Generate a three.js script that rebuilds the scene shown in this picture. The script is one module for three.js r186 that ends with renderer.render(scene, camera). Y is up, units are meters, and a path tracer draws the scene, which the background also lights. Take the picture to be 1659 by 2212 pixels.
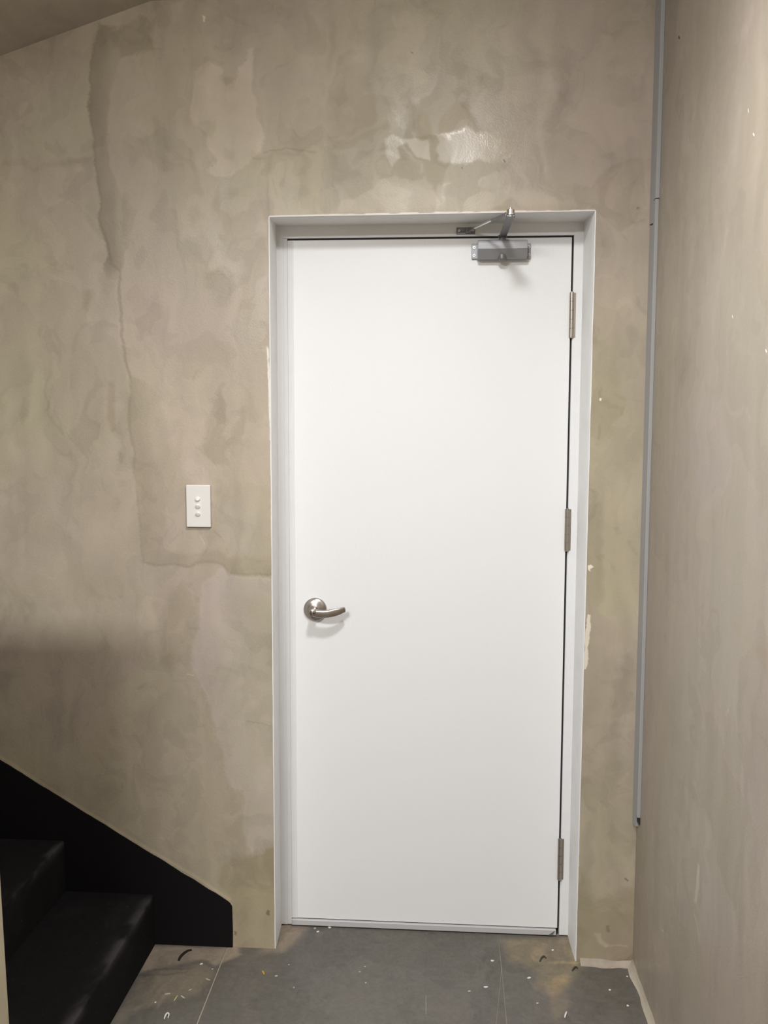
import * as THREE from 'three';
import { RoundedBoxGeometry } from 'three/addons/geometries/RoundedBoxGeometry.js';
import { mergeGeometries, toCreasedNormals } from 'three/addons/utils/BufferGeometryUtils.js';
import { RectAreaLightUniformsLib } from 'three/addons/lights/RectAreaLightUniformsLib.js';
RectAreaLightUniformsLib.init();

// ---------------------------------------------------------------- camera, light, exposure
const FW = 1659, FH = 2212;
const scene = new THREE.Scene();
scene.background = new THREE.Color(0x000000);
const camera = new THREE.PerspectiveCamera(60.52, FW / FH, 0.05, 30);
camera.rotation.order = 'YXZ';
camera.position.set(0.0487, 1.51, 2.4267);
camera.rotation.set(-0.08968, 0.06732, 0.00289);
camera.updateMatrixWorld(true);
scene.add(camera);
const renderer = new THREE.WebGLRenderer({ antialias: true });
renderer.toneMapping = THREE.LinearToneMapping;
renderer.toneMappingExposure = 0.90;
renderer.shadowMap.enabled = true;

// ceiling lamps, out of view: where they hang and how strong they are (the beam straight down and the sideways spill of the diffuser)
const LAMP_COLOR = new THREE.Color().setRGB(0.985, 0.99, 1);
const KEY = { at: [0.02, 1.05], beam: 11, spill: 2.1, angle: 79, soft: 6, glow: 9 };          // round fitting above the door: beam and sideways spill in candela
const UNSEEN_PANEL = { at: [-0.92, 2.8], size: [0.9, 0.4], level: 97, glow: 12 };                     // unseen flat panel farther back, placed to light the lower door and left wall

// ---------------------------------------------------------------- helpers
let seed = 12345;
const rnd = () => { seed = (seed * 1664525 + 1013904223) >>> 0; return seed / 4294967296; };
const PERM = new Float32Array(65536); for (let i = 0; i < 65536; i++) PERM[i] = rnd();
function vn(x, y, s = 0) {                                     // value noise 0..1
  const xi = Math.floor(x), yi = Math.floor(y), fx = x - xi, fy = y - yi;
  const u = fx * fx * (3 - 2 * fx), v = fy * fy * (3 - 2 * fy);
  const h = (a, b) => PERM[((a * 7919 + b * 104729 + s * 31337) ^ (b * 3571)) & 65535];
  const a = h(xi, yi), b = h(xi + 1, yi), c = h(xi, yi + 1), d = h(xi + 1, yi + 1);
  return a + (b - a) * u + (c - a) * v + (a - b - c + d) * u * v;
}
function fbm(x, y, s = 0, o = 4) { let t = 0, a = 0.5, n = 0; for (let i = 0; i < o; i++) { t += a * vn(x, y, s + i); n += a; x = x * 2.03 + 17.1; y = y * 2.03 + 5.3; a *= 0.5; } return t / n; }
const sstep = (a, b, x) => { const t = Math.min(1, Math.max(0, (x - a) / (b - a))); return t * t * (3 - 2 * t); };
const lin = (c) => (c <= 0.04045 ? c / 12.92 : Math.pow((c + 0.055) / 1.055, 2.4));
const enc = (c) => (c <= 0.0031308 ? c * 12.92 : 1.055 * Math.pow(c, 1 / 2.4) - 0.055);

// a photo pixel gives a direction; the plane it lies on gives the point
const EYE = camera.position.clone();
function onPlane(px, py, axis, value) {
  const f = (FH / 2) / Math.tan(THREE.MathUtils.degToRad(camera.fov / 2));
  const v = new THREE.Vector3((px - FW / 2) / f, -(py - FH / 2) / f, -1).applyQuaternion(camera.quaternion);
  const t = (value - EYE[axis]) / v[axis];
  return EYE.clone().addScaledVector(v, t);
}
const onWall = (px, py) => { const p = onPlane(px, py, 'z', 0); return [p.x, p.y]; };
const onSide = (px, py) => { const p = onPlane(px, py, 'x', XR); return [p.z, p.y]; };
const onFloor = (px, py) => { const p = onPlane(px, py, 'y', 0); return [p.x, p.z]; };

function dataTex(w, h, fn, srgb) {
  const d = new Uint8Array(w * h * 4), o = [0, 0, 0];
  for (let j = 0, k = 0; j < h; j++) for (let i = 0; i < w; i++, k += 4) {
    fn((i + 0.5) / w, (j + 0.5) / h, o, j * w + i);
    d[k] = Math.max(0, Math.min(255, o[0] * 255)); d[k + 1] = Math.max(0, Math.min(255, o[1] * 255)); d[k + 2] = Math.max(0, Math.min(255, o[2] * 255)); d[k + 3] = 255;
  }
  const t = new THREE.DataTexture(d, w, h); t.magFilter = THREE.LinearFilter; t.minFilter = THREE.LinearMipmapLinearFilter; t.generateMipmaps = true;
  t.wrapS = t.wrapT = THREE.MirroredRepeatWrapping; if (srgb) t.colorSpace = THREE.SRGBColorSpace; t.needsUpdate = true; return t;
}
const used = new Map();
function numbered(n) { const k = used.get(n) || 0; used.set(n, k + 1); return k ? n + '_' + String(k).padStart(3, '0') : n; }
function shade(o) { o.traverse((m) => { if (m.isMesh) { m.castShadow = true; m.receiveShadow = true; } }); return o; }
function part(name, geo, mat, parent, pos) { const m = new THREE.Mesh(Array.isArray(geo) ? mergeGeometries(geo.map((g) => (g.index ? g.toNonIndexed() : g)).map((g) => { for (const k of Object.keys(g.attributes)) if (!['position', 'normal', 'uv'].includes(k)) g.deleteAttribute(k); return g; })) : geo, mat); m.name = name; if (pos) m.position.set(...pos); parent.add(m); m.castShadow = m.receiveShadow = true; return m; }
function top(o, name, label, category, extra = {}) { o.name = numbered(name); o.userData = { label, category, ...extra }; scene.add(o); return o; }
function thing(name, label, category, pos = [0, 0, 0], extra = {}) { const g = new THREE.Group(); g.position.set(...pos); return top(g, name, label, category, extra); }
function solid(name, geo, mat, label, category, extra = {}) { const m = new THREE.Mesh(geo, mat); m.castShadow = m.receiveShadow = true; return top(m, name, label, category, { kind: 'structure', ...extra }); }
function box(x0, x1, y0, y1, z0, z1) { return new THREE.BoxGeometry(x1 - x0, y1 - y0, z1 - z0).translate((x0 + x1) / 2, (y0 + y1) / 2, (z0 + z1) / 2); }
function rbox(x0, x1, y0, y1, z0, z1, r = 0.001, s = 2) { return new RoundedBoxGeometry(x1 - x0, y1 - y0, z1 - z0, s, r).translate((x0 + x1) / 2, (y0 + y1) / 2, (z0 + z1) / 2); }
function poly(pts) { const s = new THREE.Shape(); pts.forEach(([x, y], i) => (i ? s.lineTo(x, y) : s.moveTo(x, y))); s.closePath(); return s; }
function planarUV(g, f) { const p = g.attributes.position, n = g.attributes.normal, uv = new Float32Array(p.count * 2); for (let i = 0; i < p.count; i++) { const [u, v] = f(p.getX(i), p.getY(i), p.getZ(i), n.getX(i), n.getY(i), n.getZ(i)); uv[2 * i] = u; uv[2 * i + 1] = v; } g.setAttribute('uv', new THREE.BufferAttribute(uv, 2)); return g; }
const metreUV = (s) => (x, y, z, nx, ny, nz) => { const ax = Math.abs(nx), ay = Math.abs(ny), az = Math.abs(nz); return ay > ax && ay > az ? [x / s, z / s] : ax > az ? [z / s, y / s] : [x / s, y / s]; };

// ---------------------------------------------------------------- the place, in metres (door wall at z = 0, floor at y = 0)
const XR = 0.6005, CEIL = 2.667, ZB = 4.3, XL = -2.6, D = 0.1283;
const RISE = 0.155, GOING = 0.267, FOOT = -0.79, STAIR_W = 0.9;

// ---------------------------------------------------------------- plaster patches, outlines taken from the photograph
function prepare(list, map) {
  return list.map((q) => {
    const p = q.p.map(([x, y]) => map(x, y)), xs = p.map((a) => a[0]), ys = p.map((a) => a[1]), m = (q.soft || 0.004) + 0.03;
    return { ...q, w: p, line: q.line && q.line.map(([x, y]) => map(x, y)), bx: [Math.min(...xs) - m, Math.max(...xs) + m, Math.min(...ys) - m, Math.max(...ys) + m] };
  });
}
function signed(p, x, y, open) {                                // distance to a polygon, negative inside (or to an open line)
  let d = 1e9, inside = false; const n = p.length;
  for (let i = 0, j = n - 1; i < n; j = i++) {
    const ax = p[j][0], ay = p[j][1], bx = p[i][0], by = p[i][1];
    if (!(open && i === 0)) { const ex = bx - ax, ey = by - ay, t = Math.max(0, Math.min(1, ((x - ax) * ex + (y - ay) * ey) / (ex * ex + ey * ey + 1e-12))), dx = x - ax - t * ex, dy = y - ay - t * ey; d = Math.min(d, dx * dx + dy * dy); }
    if ((by > y) !== (ay > y) && x < (ax - bx) * (y - by) / (ay - by) + bx) inside = !inside;
  }
  d = Math.sqrt(d); return open ? d : inside ? -d : d;
}
function plasterMaps(w, h, ext, patches, base, opt = {}) {
  const [x0, x1, y0, y1] = ext, N = w * h, R = new Float32Array(N), G = new Float32Array(N), B = new Float32Array(N), H = new Float32Array(N), Q = new Float32Array(N);
  const s = opt.seed || 0, fine = opt.streak || 1, mott = opt.mottle || 1;
  const WX = new Float32Array(N), WY = new Float32Array(N);
  for (let j = 0, k = 0; j < h; j++) for (let i = 0; i < w; i++, k++) {
    const x = x0 + (x1 - x0) * (i + 0.5) / w, y = y0 + (y1 - y0) * (j + 0.5) / h;
    const w1 = fbm(x * 9, y * 9, s + 3, 3) - 0.5, w2 = fbm(x * 9 + 40, y * 9, s + 7, 3) - 0.5;
    WX[k] = w1; WY[k] = w2;
    const big = fbm(x * 3.1 + w1, y * 2.2 + w2, s + 11, 4) - 0.5, st = fbm(x * 26 + w1 * 2, y * 3.2, s + 21, 3) - 0.5, mid = fbm(x * 13 + w2, y * 9, s + 31, 4) - 0.5, gr = vn(x * 420, y * 420, s + 41) - 0.5;
    const trow = sstep(0.49, 0.545, fbm(x * 5.5 + w1 * 1.5, y * 3.6 + w2 * 1.5, s + 51, 5)), trow2 = sstep(0.53, 0.57, fbm(x * 8 + w2 * 2, y * 4 + w1, s + 61, 5));
    const spot = sstep(0.60, 0.70, fbm(x * 17 + w1 * 3, y * 12 + w2 * 3, s + 81, 4));
    const l = 1 + mott * (0.24 * big + 0.16 * mid + 0.055 * (trow - 0.5) - 0.05 * (trow2 - 0.4) - 0.075 * spot) + fine * 0.20 * st + 0.05 * gr + (opt.speck || 0) * (vn(x * 75 + w1 * 9, y * 75, s + 43) + vn(x * 190, y * 190, s + 47) - 1);
    const hue = (fbm(x * 2.6 + 9, y * 2.6 + w1, s + 71, 3) - 0.5) * (opt.hue ?? 1);       // pinkish grey to olive
    R[k] = base[0] * l * (1 + 0.09 * hue); G[k] = base[1] * l * (1 - 0.01 * hue); B[k] = base[2] * l * (1 + 0.24 * hue);
    H[k] = 0.5 + 0.16 * mid + 0.12 * st + 0.02 * (trow - 0.5) + 0.05 * gr + 0.14 * big;
    Q[k] = (opt.rough || 0.46) - 0.06 * (trow - 0.5) + 0.09 * (trow2 - 0.4) + 0.16 * mid + 0.10 * big;
  }
  for (const q of patches) {
    const i0 = Math.max(0, Math.floor((q.bx[0] - x0) / (x1 - x0) * w)), i1 = Math.min(w - 1, Math.ceil((q.bx[1] - x0) / (x1 - x0) * w)), j0 = Math.max(0, Math.floor((q.bx[2] - y0) / (y1 - y0) * h)), j1 = Math.min(h - 1, Math.ceil((q.bx[3] - y0) / (y1 - y0) * h));
    const wob = q.wob ?? 0.02, soft = q.soft || 0.004;
    for (let j = j0; j <= j1; j++) for (let i = i0; i <= i1; i++) {
      const k = j * w + i, x = x0 + (x1 - x0) * (i + 0.5) / w, y = y0 + (y1 - y0) * (j + 0.5) / h;
      const e = wob * (0.34 * (vn(x * 45, y * 45, 5) - 0.5) + 0.2 * (vn(x * 210, y * 210, 6) - 0.5));
      let d = signed(q.w, x + wob * WX[k] + e, y + wob * WY[k] - e, q.open);
      if (q.open) d -= q.width || 0.0015;
      let a = 1 - sstep(-soft, soft, d);
      if (q.break) a *= sstep(0.36, 0.52, fbm(x * q.break, y * q.break * 0.6, 91, 3));
      if (q.rim && !q.open) { const rim = Math.exp(-Math.pow((d + 0.003) / 0.0045, 2)); R[k] *= 1 - q.rim * rim; G[k] *= 1 - q.rim * rim; B[k] *= 1 - q.rim * rim; }
      if (q.h) H[k] += q.h * (1 - sstep(-0.006, 0.004, d));
      if (a <= 0.001) continue;
      let al = a * (q.a ?? 1) * (q.m && !q.open ? 0.62 + 0.76 * fbm(x * 16, y * 10, 95, 3) : 1);
      if (q.fade) al *= 1 - q.fade[1] * sstep(0, q.fade[0], signed(q.line, x + wob * WX[k], y + wob * WY[k], true));
      if (q.c) { R[k] += (lin(q.c[0] / 255) - R[k]) * al; G[k] += (lin(q.c[1] / 255) - G[k]) * al; B[k] += (lin(q.c[2] / 255) - B[k]) * al; }
      if (q.m) { R[k] *= 1 + (q.m[0] - 1) * al; G[k] *= 1 + (q.m[1] - 1) * al; B[k] *= 1 + (q.m[2] - 1) * al; }
      if (q.r) Q[k] += q.r * al;
    }
  }
  const map = dataTex(w, h, (u, v, o, k) => { o[0] = enc(R[k]); o[1] = enc(G[k]); o[2] = enc(B[k]); }, true);
  const bump = dataTex(w, h, (u, v, o, k) => { o[0] = o[1] = o[2] = H[k]; });
  const rough = dataTex(w, h, (u, v, o, k) => { o[0] = o[1] = o[2] = Math.max(0.22, Math.min(0.9, Q[k])); });
  return { map, bump, rough };
}
const dark = (k) => [k, k * 0.995, k * 0.955], pale = (k) => [k, k, k * 1.02];
const WALL_PATCHES = prepare([
  // the skim coat round the door: a raised layer with a visible edge
  { p: [[197, 127], [192, 174], [192, 235], [201, 290], [204, 362], [217, 434], [212, 470], [226, 525], [240, 575], [258, 590], [257, 640], [264, 700], [267, 770], [283, 820], [277, 900], [288, 980], [290, 1060], [298, 1120], [303, 1180], [312, 1217], [345, 1222], [410, 1222], [440, 1215], [470, 1218], [485, 1225], [495, 1240], [530, 1243], [592, 1238], [700, 1240], [700, 300], [640, 330], [590, 330], [577, 380], [575, 470], [560, 420], [575, 300], [560, 200], [545, 60], [400, -20], [215, 30]], m: [1.035, 1.035, 1.03], h: 0.18, rim: 0.06, wob: 0.016 },
  { p: [[197, 127], [192, 174], [192, 235], [201, 290], [204, 362], [217, 434], [212, 470], [224, 534], [232, 556], [220, 582], [232, 606], [254, 606], [262, 582], [269, 549], [283, 520], [300, 455], [262, 420], [240, 370], [229, 300], [231, 230], [240, 180], [262, 130], [310, 108], [340, 92], [270, 55], [215, 50]], m: dark(0.70), soft: 0.005, wob: 0.022, r: 0.03, fade: [0.075, 0.75], line: [[215, 50], [197, 127], [192, 174], [192, 235], [201, 290], [204, 362], [217, 434], [212, 470], [224, 534], [232, 556]] },
  { p: [[283, 820], [300, 815], [340, 850], [356, 900], [372, 965], [388, 985], [370, 1050], [352, 1120], [345, 1180], [400, 1196], [470, 1188], [500, 1212], [592, 1200], [592, 1238], [530, 1243], [495, 1240], [485, 1225], [470, 1218], [410, 1222], [345, 1222], [312, 1217], [303, 1180], [298, 1120], [290, 1060], [288, 980], [277, 900]], m: dark(0.87), soft: 0.008, wob: 0.03, fade: [0.09, 0.6], line: [[267, 770], [283, 820], [277, 900], [288, 980], [290, 1060], [298, 1120], [303, 1180], [312, 1217], [345, 1222], [410, 1222], [440, 1215], [470, 1218], [485, 1225], [495, 1240], [530, 1243], [592, 1238]] },
  { p: [[231, 826], [247, 826], [249, 880], [252, 932], [241, 934], [233, 905]], m: [0.87, 0.84, 0.82], soft: 0.006, wob: 0.014 },
  { p: [[258, 975], [267, 980], [266, 1000], [257, 995]], m: dark(0.88), soft: 0.005 },
  { p: [[175, 625], [192, 630], [190, 672], [178, 668]], m: dark(0.9), soft: 0.008 },
  { p: [[48, 862], [62, 870], [58, 905], [45, 920], [40, 900]], m: dark(0.9), soft: 0.007 },
  // pale worn patch up by the ceiling
  { p: [[425, 150], [455, 135], [482, 150], [492, 190], [508, 190], [520, 160], [540, 108], [550, 108], [548, 180], [560, 260], [578, 300], [570, 325], [550, 338], [535, 362], [500, 380], [470, 380], [452, 370], [472, 340], [455, 320], [450, 282], [425, 265], [418, 230], [420, 180]], m: [1.16, 1.15, 1.19], soft: 0.005, wob: 0.03, rim: -0.03 },
  { p: [[478, 168], [512, 172], [512, 196], [490, 198]], m: dark(0.88), soft: 0.008 },
  { p: [[485, 318], [506, 326], [504, 344], [486, 340]], m: dark(0.9), soft: 0.006 },
  { p: [[425, 262], [470, 258], [462, 300], [440, 285]], m: dark(0.9), soft: 0.006 },
  { p: [[430, 320], [470, 318], [440, 372], [420, 350]], m: pale(1.05), soft: 0.006 },
  { p: [[372, 10], [400, 3], [392, 45], [375, 48]], m: pale(1.12), soft: 0.006 }, { p: [[440, 34], [447, 36], [445, 48], [441, 46]], c: [222, 208, 185], soft: 0.001 },
  { p: [[250, 50], [262, 48], [265, 62], [252, 66]], m: pale(1.12), soft: 0.006 }, { p: [[292, 72], [310, 82], [300, 92]], m: pale(1.12), soft: 0.004 },
  { p: [[240, 72], [330, 58], [420, 62], [432, 88], [380, 112], [330, 122], [262, 132]], m: dark(0.84), soft: 0.012, wob: 0.06, break: 22 },
  { p: [[330, 250], [350, 248], [368, 320], [362, 370], [350, 372], [346, 310]], m: dark(0.91), soft: 0.010, wob: 0.04 }, { p: [[408, 318], [416, 318], [415, 352], [407, 350]], m: dark(0.88), soft: 0.006 },
  // left field, older coat, and a tint in the lower left shade
  { p: [[-60, 230], [95, 232], [60, 235], [62, 265], [20, 300], [15, 330], [90, 345], [200, 340], [195, 205], [150, 180], [120, 200], [60, 225]], m: [1.0, 1.035, 1.0], soft: 0.01, wob: 0.04, rim: 0.02 },
  { p: [[-60, 340], [55, 345], [70, 362], [110, 345], [200, 338], [206, 352], [110, 358], [70, 372], [50, 358], [-60, 352]], m: dark(0.93), soft: 0.006, break: 30 },
  { p: [[-80, 1380], [40, 1350], [80, 1385], [250, 1392], [310, 1400], [330, 1450], [250, 1480], [240, 1560], [170, 1640], [100, 1600], [0, 1640], [-80, 1650]], m: [0.99, 0.98, 1.03], soft: 0.03, wob: 0.09, r: 0.05 },  // faint tint painted in the outline of the shadow on the lower left wall
  { p: [[355, 1330], [380, 1260], [412, 1250], [415, 1330], [400, 1440], [372, 1450], [350, 1430]], m: dark(0.91), soft: 0.012, wob: 0.05 },
  // lower field beside the door frame
  { p: [[445, 1260], [480, 1230], [520, 1248], [592, 1244], [594, 1640], [592, 1830], [545, 1850], [528, 1800], [520, 1700], [496, 1700], [488, 1660], [468, 1590], [462, 1560], [444, 1500], [418, 1440], [415, 1390], [430, 1360], [430, 1300]], m: [1.11, 1.11, 1.22], soft: 0.006, wob: 0.03, rim: -0.03, h: 0.06 },
  { p: [[545, 1838], [595, 1826], [597, 2060], [505, 2060], [505, 1960], [470, 1905], [480, 1870]], m: [0.92, 0.90, 0.83], soft: 0.012, wob: 0.05 },
  { p: [[575, 1970], [582, 1972], [580, 1982], [574, 1980]], m: dark(0.6), soft: 0.002 }, { p: [[505, 2010], [511, 2012], [510, 2020], [505, 2018]], m: dark(0.6), soft: 0.002 },
  // blotches between switch and door
  { p: [[436, 935], [448, 860], [470, 845], [482, 880], [478, 930], [500, 945], [512, 890], [528, 885], [530, 940], [505, 952], [492, 990], [462, 996], [430, 970]], m: dark(0.91), soft: 0.008, wob: 0.05 },
  { p: [[452, 585], [478, 580], [492, 640], [488, 672], [465, 670], [455, 630]], m: dark(0.92), soft: 0.01, wob: 0.05 },
  { p: [[515, 650], [545, 640], [550, 670], [520, 676]], m: dark(0.94), soft: 0.008, wob: 0.04 },
  { p: [[395, 988], [430, 982], [452, 1012], [455, 1040], [405, 1045], [385, 1010]], m: [1.04, 1.03, 1.07], soft: 0.004, wob: 0.02, rim: 0.05 },
  { p: [[462, 1085], [480, 1080], [555, 1110], [570, 1190], [520, 1205], [492, 1185], [468, 1150]], m: [1.0, 1.02, 1.05], soft: 0.006, wob: 0.03 },
  { p: [[460, 1150], [478, 1168], [486, 1185], [495, 1200]], open: true, width: 0.001, m: dark(0.75), soft: 0.002, break: 60 },
  { p: [[432, 1160], [438, 1175]], open: true, width: 0.0016, m: pale(1.2), soft: 0.002 },
  { p: [[404, 1456], [418, 1459]], open: true, width: 0.0012, c: [200, 190, 170], soft: 0.002, wob: 0 },
  { p: [[535, 1560], [560, 1566], [592, 1572]], open: true, width: 0.0008, m: dark(0.8), soft: 0.002, break: 40 },
  { p: [[258, 600], [257, 640], [264, 700], [267, 770], [283, 815]], open: true, width: 0.004, m: dark(0.9), soft: 0.004 },
  { p: [[252, 590], [250, 640], [258, 700], [260, 770], [274, 815]], open: true, width: 0.003, m: pale(1.05), soft: 0.004 },
  // above the door
  { p: [[572, 330], [600, 326], [620, 318], [650, 324], [685, 330]], open: true, width: 0.0022, m: dark(0.83), soft: 0.003 },
  { p: [[545, 340], [580, 345], [592, 390], [600, 440]], open: true, width: 0.002, m: dark(0.9), soft: 0.004, break: 40 },
  { p: [[625, 455], [640, 420], [700, 402], [800, 392], [900, 408], [990, 425], [1080, 405], [1130, 415], [1180, 408], [1236, 420], [1240, 446], [1100, 451], [800, 456], [640, 463]], m: [1.10, 1.105, 1.11], soft: 0.012, wob: 0.06 },
  { p: [[730, 330], [760, 318], [800, 345], [795, 372], [740, 370]], m: pale(1.07), soft: 0.010, wob: 0.03 },
  { p: [[832, 300], [845, 290], [868, 300], [895, 296], [925, 300], [930, 345], [900, 340], [880, 310], [860, 318], [870, 345], [850, 368], [835, 340]], m: pale(1.14), soft: 0.004, wob: 0.02, r: -0.13 },  // glossier plaster; its paler colour carries part of the lamp highlight
  { p: [[945, 290], [1000, 284], [1012, 272], [1030, 284], [1050, 280], [1068, 300], [1110, 308], [1115, 330], [1100, 356], [1060, 356], [1030, 348], [985, 358], [950, 345]], m: pale(1.14), soft: 0.006, wob: 0.03, r: -0.14 },  // glossy patch with some of the lamp highlight put into its colour
  { p: [[955, 250], [985, 210], [1020, 245], [1018, 272], [990, 286], [950, 288]], m: dark(0.97), soft: 0.004, wob: 0.02, r: 0.06 },
  { p: [[903, 245], [925, 235], [935, 262], [935, 295], [912, 300], [900, 275]], m: dark(0.97), soft: 0.006, wob: 0.02, r: 0.06 },
  { p: [[966, 150], [1000, 120], [1010, 142], [990, 170], [965, 158]], m: dark(0.93), soft: 0.006, wob: 0.03, r: 0.06 }, { p: [[1025, 168], [1045, 155], [1075, 172], [1065, 196], [1045, 192]], m: dark(0.91), soft: 0.006, wob: 0.02, r: 0.06 },
  { p: [[972, 195], [1000, 185], [1005, 195], [985, 212]], m: dark(0.93), soft: 0.004, wob: 0.02, r: 0.05 }, { p: [[912, 145], [935, 132], [940, 148], [918, 160]], m: dark(0.94), soft: 0.005, r: 0.05 },
  { p: [[840, 228], [862, 205], [905, 205], [900, 240], [880, 280], [840, 285], [830, 260]], m: pale(1.04), soft: 0.015, wob: 0.05, r: -0.06 }, { p: [[1000, 205], [1060, 195], [1100, 215], [1110, 270], [1060, 285], [1030, 250]], m: pale(1.04), soft: 0.012, wob: 0.05, r: -0.06 },  // smoother areas, lightened slightly for the halo of the highlight
  { p: [[720, 195], [745, 192], [800, 205], [812, 240], [800, 290], [730, 320], [712, 280]], m: [1.0, 0.985, 0.99], soft: 0.008, wob: 0.04, r: 0.04 },
  { p: [[762, 98], [790, 92], [812, 110], [800, 150], [765, 152], [758, 125]], m: pale(1.07), soft: 0.012, wob: 0.03 }, { p: [[1172, 188], [1195, 176], [1218, 182], [1208, 196], [1190, 204]], m: pale(1.06), soft: 0.005, wob: 0.02 },
  { p: [[826, 243], [838, 248], [862, 262]], open: true, width: 0.002, m: pale(1.16), soft: 0.003, break: 50 },
  { p: [[1088, 345], [1091, 350]], open: true, width: 0.0015, m: dark(0.35), soft: 0.001, wob: 0 }, { p: [[998, 362], [999, 364]], open: true, width: 0.0012, m: dark(0.35), soft: 0.001, wob: 0 }, { p: [[888, 113], [892, 115]], open: true, width: 0.0012, m: dark(0.5), soft: 0.001, wob: 0 },
  { p: [[1236, 393], [1262, 400], [1276, 404], [1300, 372], [1340, 352], [1388, 345], [1395, 440], [1370, 480], [1330, 500], [1300, 470], [1288, 452], [1244, 442], [1232, 420]], m: dark(0.93), soft: 0.005, wob: 0.02, rim: 0.03 },
  { p: [[1172, 330], [1180, 330], [1184, 370], [1174, 375]], m: pale(1.09), soft: 0.006 },
  // pier between the door and the corner
  { p: [[1276, 640], [1300, 660], [1330, 655], [1345, 900], [1300, 960], [1272, 900]], m: dark(0.96), soft: 0.015, wob: 0.06 },
  { p: [[1298, 800], [1302, 820], [1294, 850], [1297, 900], [1291, 945]], open: true, width: 0.003, m: dark(0.84), soft: 0.004, break: 34 },
  { p: [[1296, 859], [1300, 861], [1298, 867], [1294, 864]], c: [235, 225, 205], soft: 0.001, wob: 0 },
  { p: [[1269, 1222], [1276, 1220], [1282, 1226], [1274, 1230], [1275, 1236], [1270, 1232]], c: [236, 226, 206], soft: 0.001, wob: 0.004 },
  { p: [[1268, 1326], [1275, 1328], [1274, 1350], [1272, 1380], [1268, 1400], [1271, 1425], [1265, 1446], [1259, 1447], [1261, 1405], [1263, 1370]], c: [224, 214, 194], soft: 0.0015, wob: 0.01 },
  { p: [[1330, 1385], [1342, 1385], [1345, 1430], [1330, 1440]], m: pale(1.06), soft: 0.008 }, { p: [[1285, 1600], [1310, 1590], [1322, 1640], [1290, 1655]], m: pale(1.06), soft: 0.012, wob: 0.04 }, { p: [[1332, 1595], [1345, 1590], [1345, 1640], [1332, 1640]], m: pale(1.06), soft: 0.008 },
  { p: [[1310, 1668], [1330, 1664], [1362, 1668]], open: true, width: 0.003, m: pale(1.07), soft: 0.004, break: 30 },
  { p: [[1250, 1880], [1290, 1920], [1376, 1900], [1372, 2100], [1236, 2100], [1240, 2010]], m: [0.86, 0.84, 0.77], soft: 0.02, wob: 0.06 },
  { p: [[1284, 2020], [1296, 2016], [1298, 2028], [1312, 2040], [1306, 2046], [1292, 2036]], m: [1.25, 1.25, 1.25], soft: 0.004, wob: 0.01 }, { p: [[1306, 2042], [1330, 2041], [1350, 2043]], open: true, width: 0.0015, m: pale(1.3), soft: 0.003 },
  { p: [[1308, 2002], [1316, 2004], [1314, 2016], [1308, 2014]], m: dark(0.7), soft: 0.003 }, { p: [[1320, 2072], [1360, 2060], [1372, 2050], [1372, 2084], [1320, 2086]], m: dark(0.75), soft: 0.008, wob: 0.03 },
  { p: [[1346, 1893], [1352, 1897]], open: true, width: 0.002, m: dark(0.5), soft: 0.002 }, { p: [[1378, 449], [1381, 446]], open: true, width: 0.002, m: dark(0.55), soft: 0.002 },
  // ragged cream filler left where the reveal meets the wall
  { p: [[579, 740], [580, 800], [582, 860], [583, 900], [585, 950]], open: true, width: 0.0028, c: [228, 222, 208], soft: 0.001, break: 26, wob: 0.006 },
  { p: [[586, 1080], [588, 1150], [589, 1260], [591, 1400], [592, 1560]], open: true, width: 0.0022, c: [222, 216, 200], soft: 0.001, break: 40, wob: 0.005 },
  { p: [[585, 467], [700, 464], [850, 461], [1000, 458], [1150, 456], [1284, 454]], open: true, width: 0.0016, c: [232, 222, 204], soft: 0.001, break: 22, wob: 0.002 },
  { p: [[1284, 520], [1280, 640], [1276, 760], [1273, 830], [1270, 960], [1267, 1060]], open: true, width: 0.0018, c: [232, 222, 204], soft: 0.001, break: 24, wob: 0.004 },
  { p: [[1253, 1560], [1252, 1640], [1250, 1740], [1249, 1870]], open: true, width: 0.002, c: [214, 206, 196], soft: 0.001, break: 22, wob: 0.005 },
  // pale rim above the black skirting
  { p: [[-200, 1514], [0, 1636], [250, 1792], [430, 1899], [496, 1944]], open: true, width: 0.0045, m: [1.24, 1.22, 1.16], soft: 0.004, wob: 0.008 },
], onWall);
const WEXT = [-1.45, 0.65, 0, 2.7];
const wallMaps = plasterMaps(1593, 2048, WEXT, WALL_PATCHES, [0.405, 0.346, 0.262], { seed: 0 });
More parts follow.
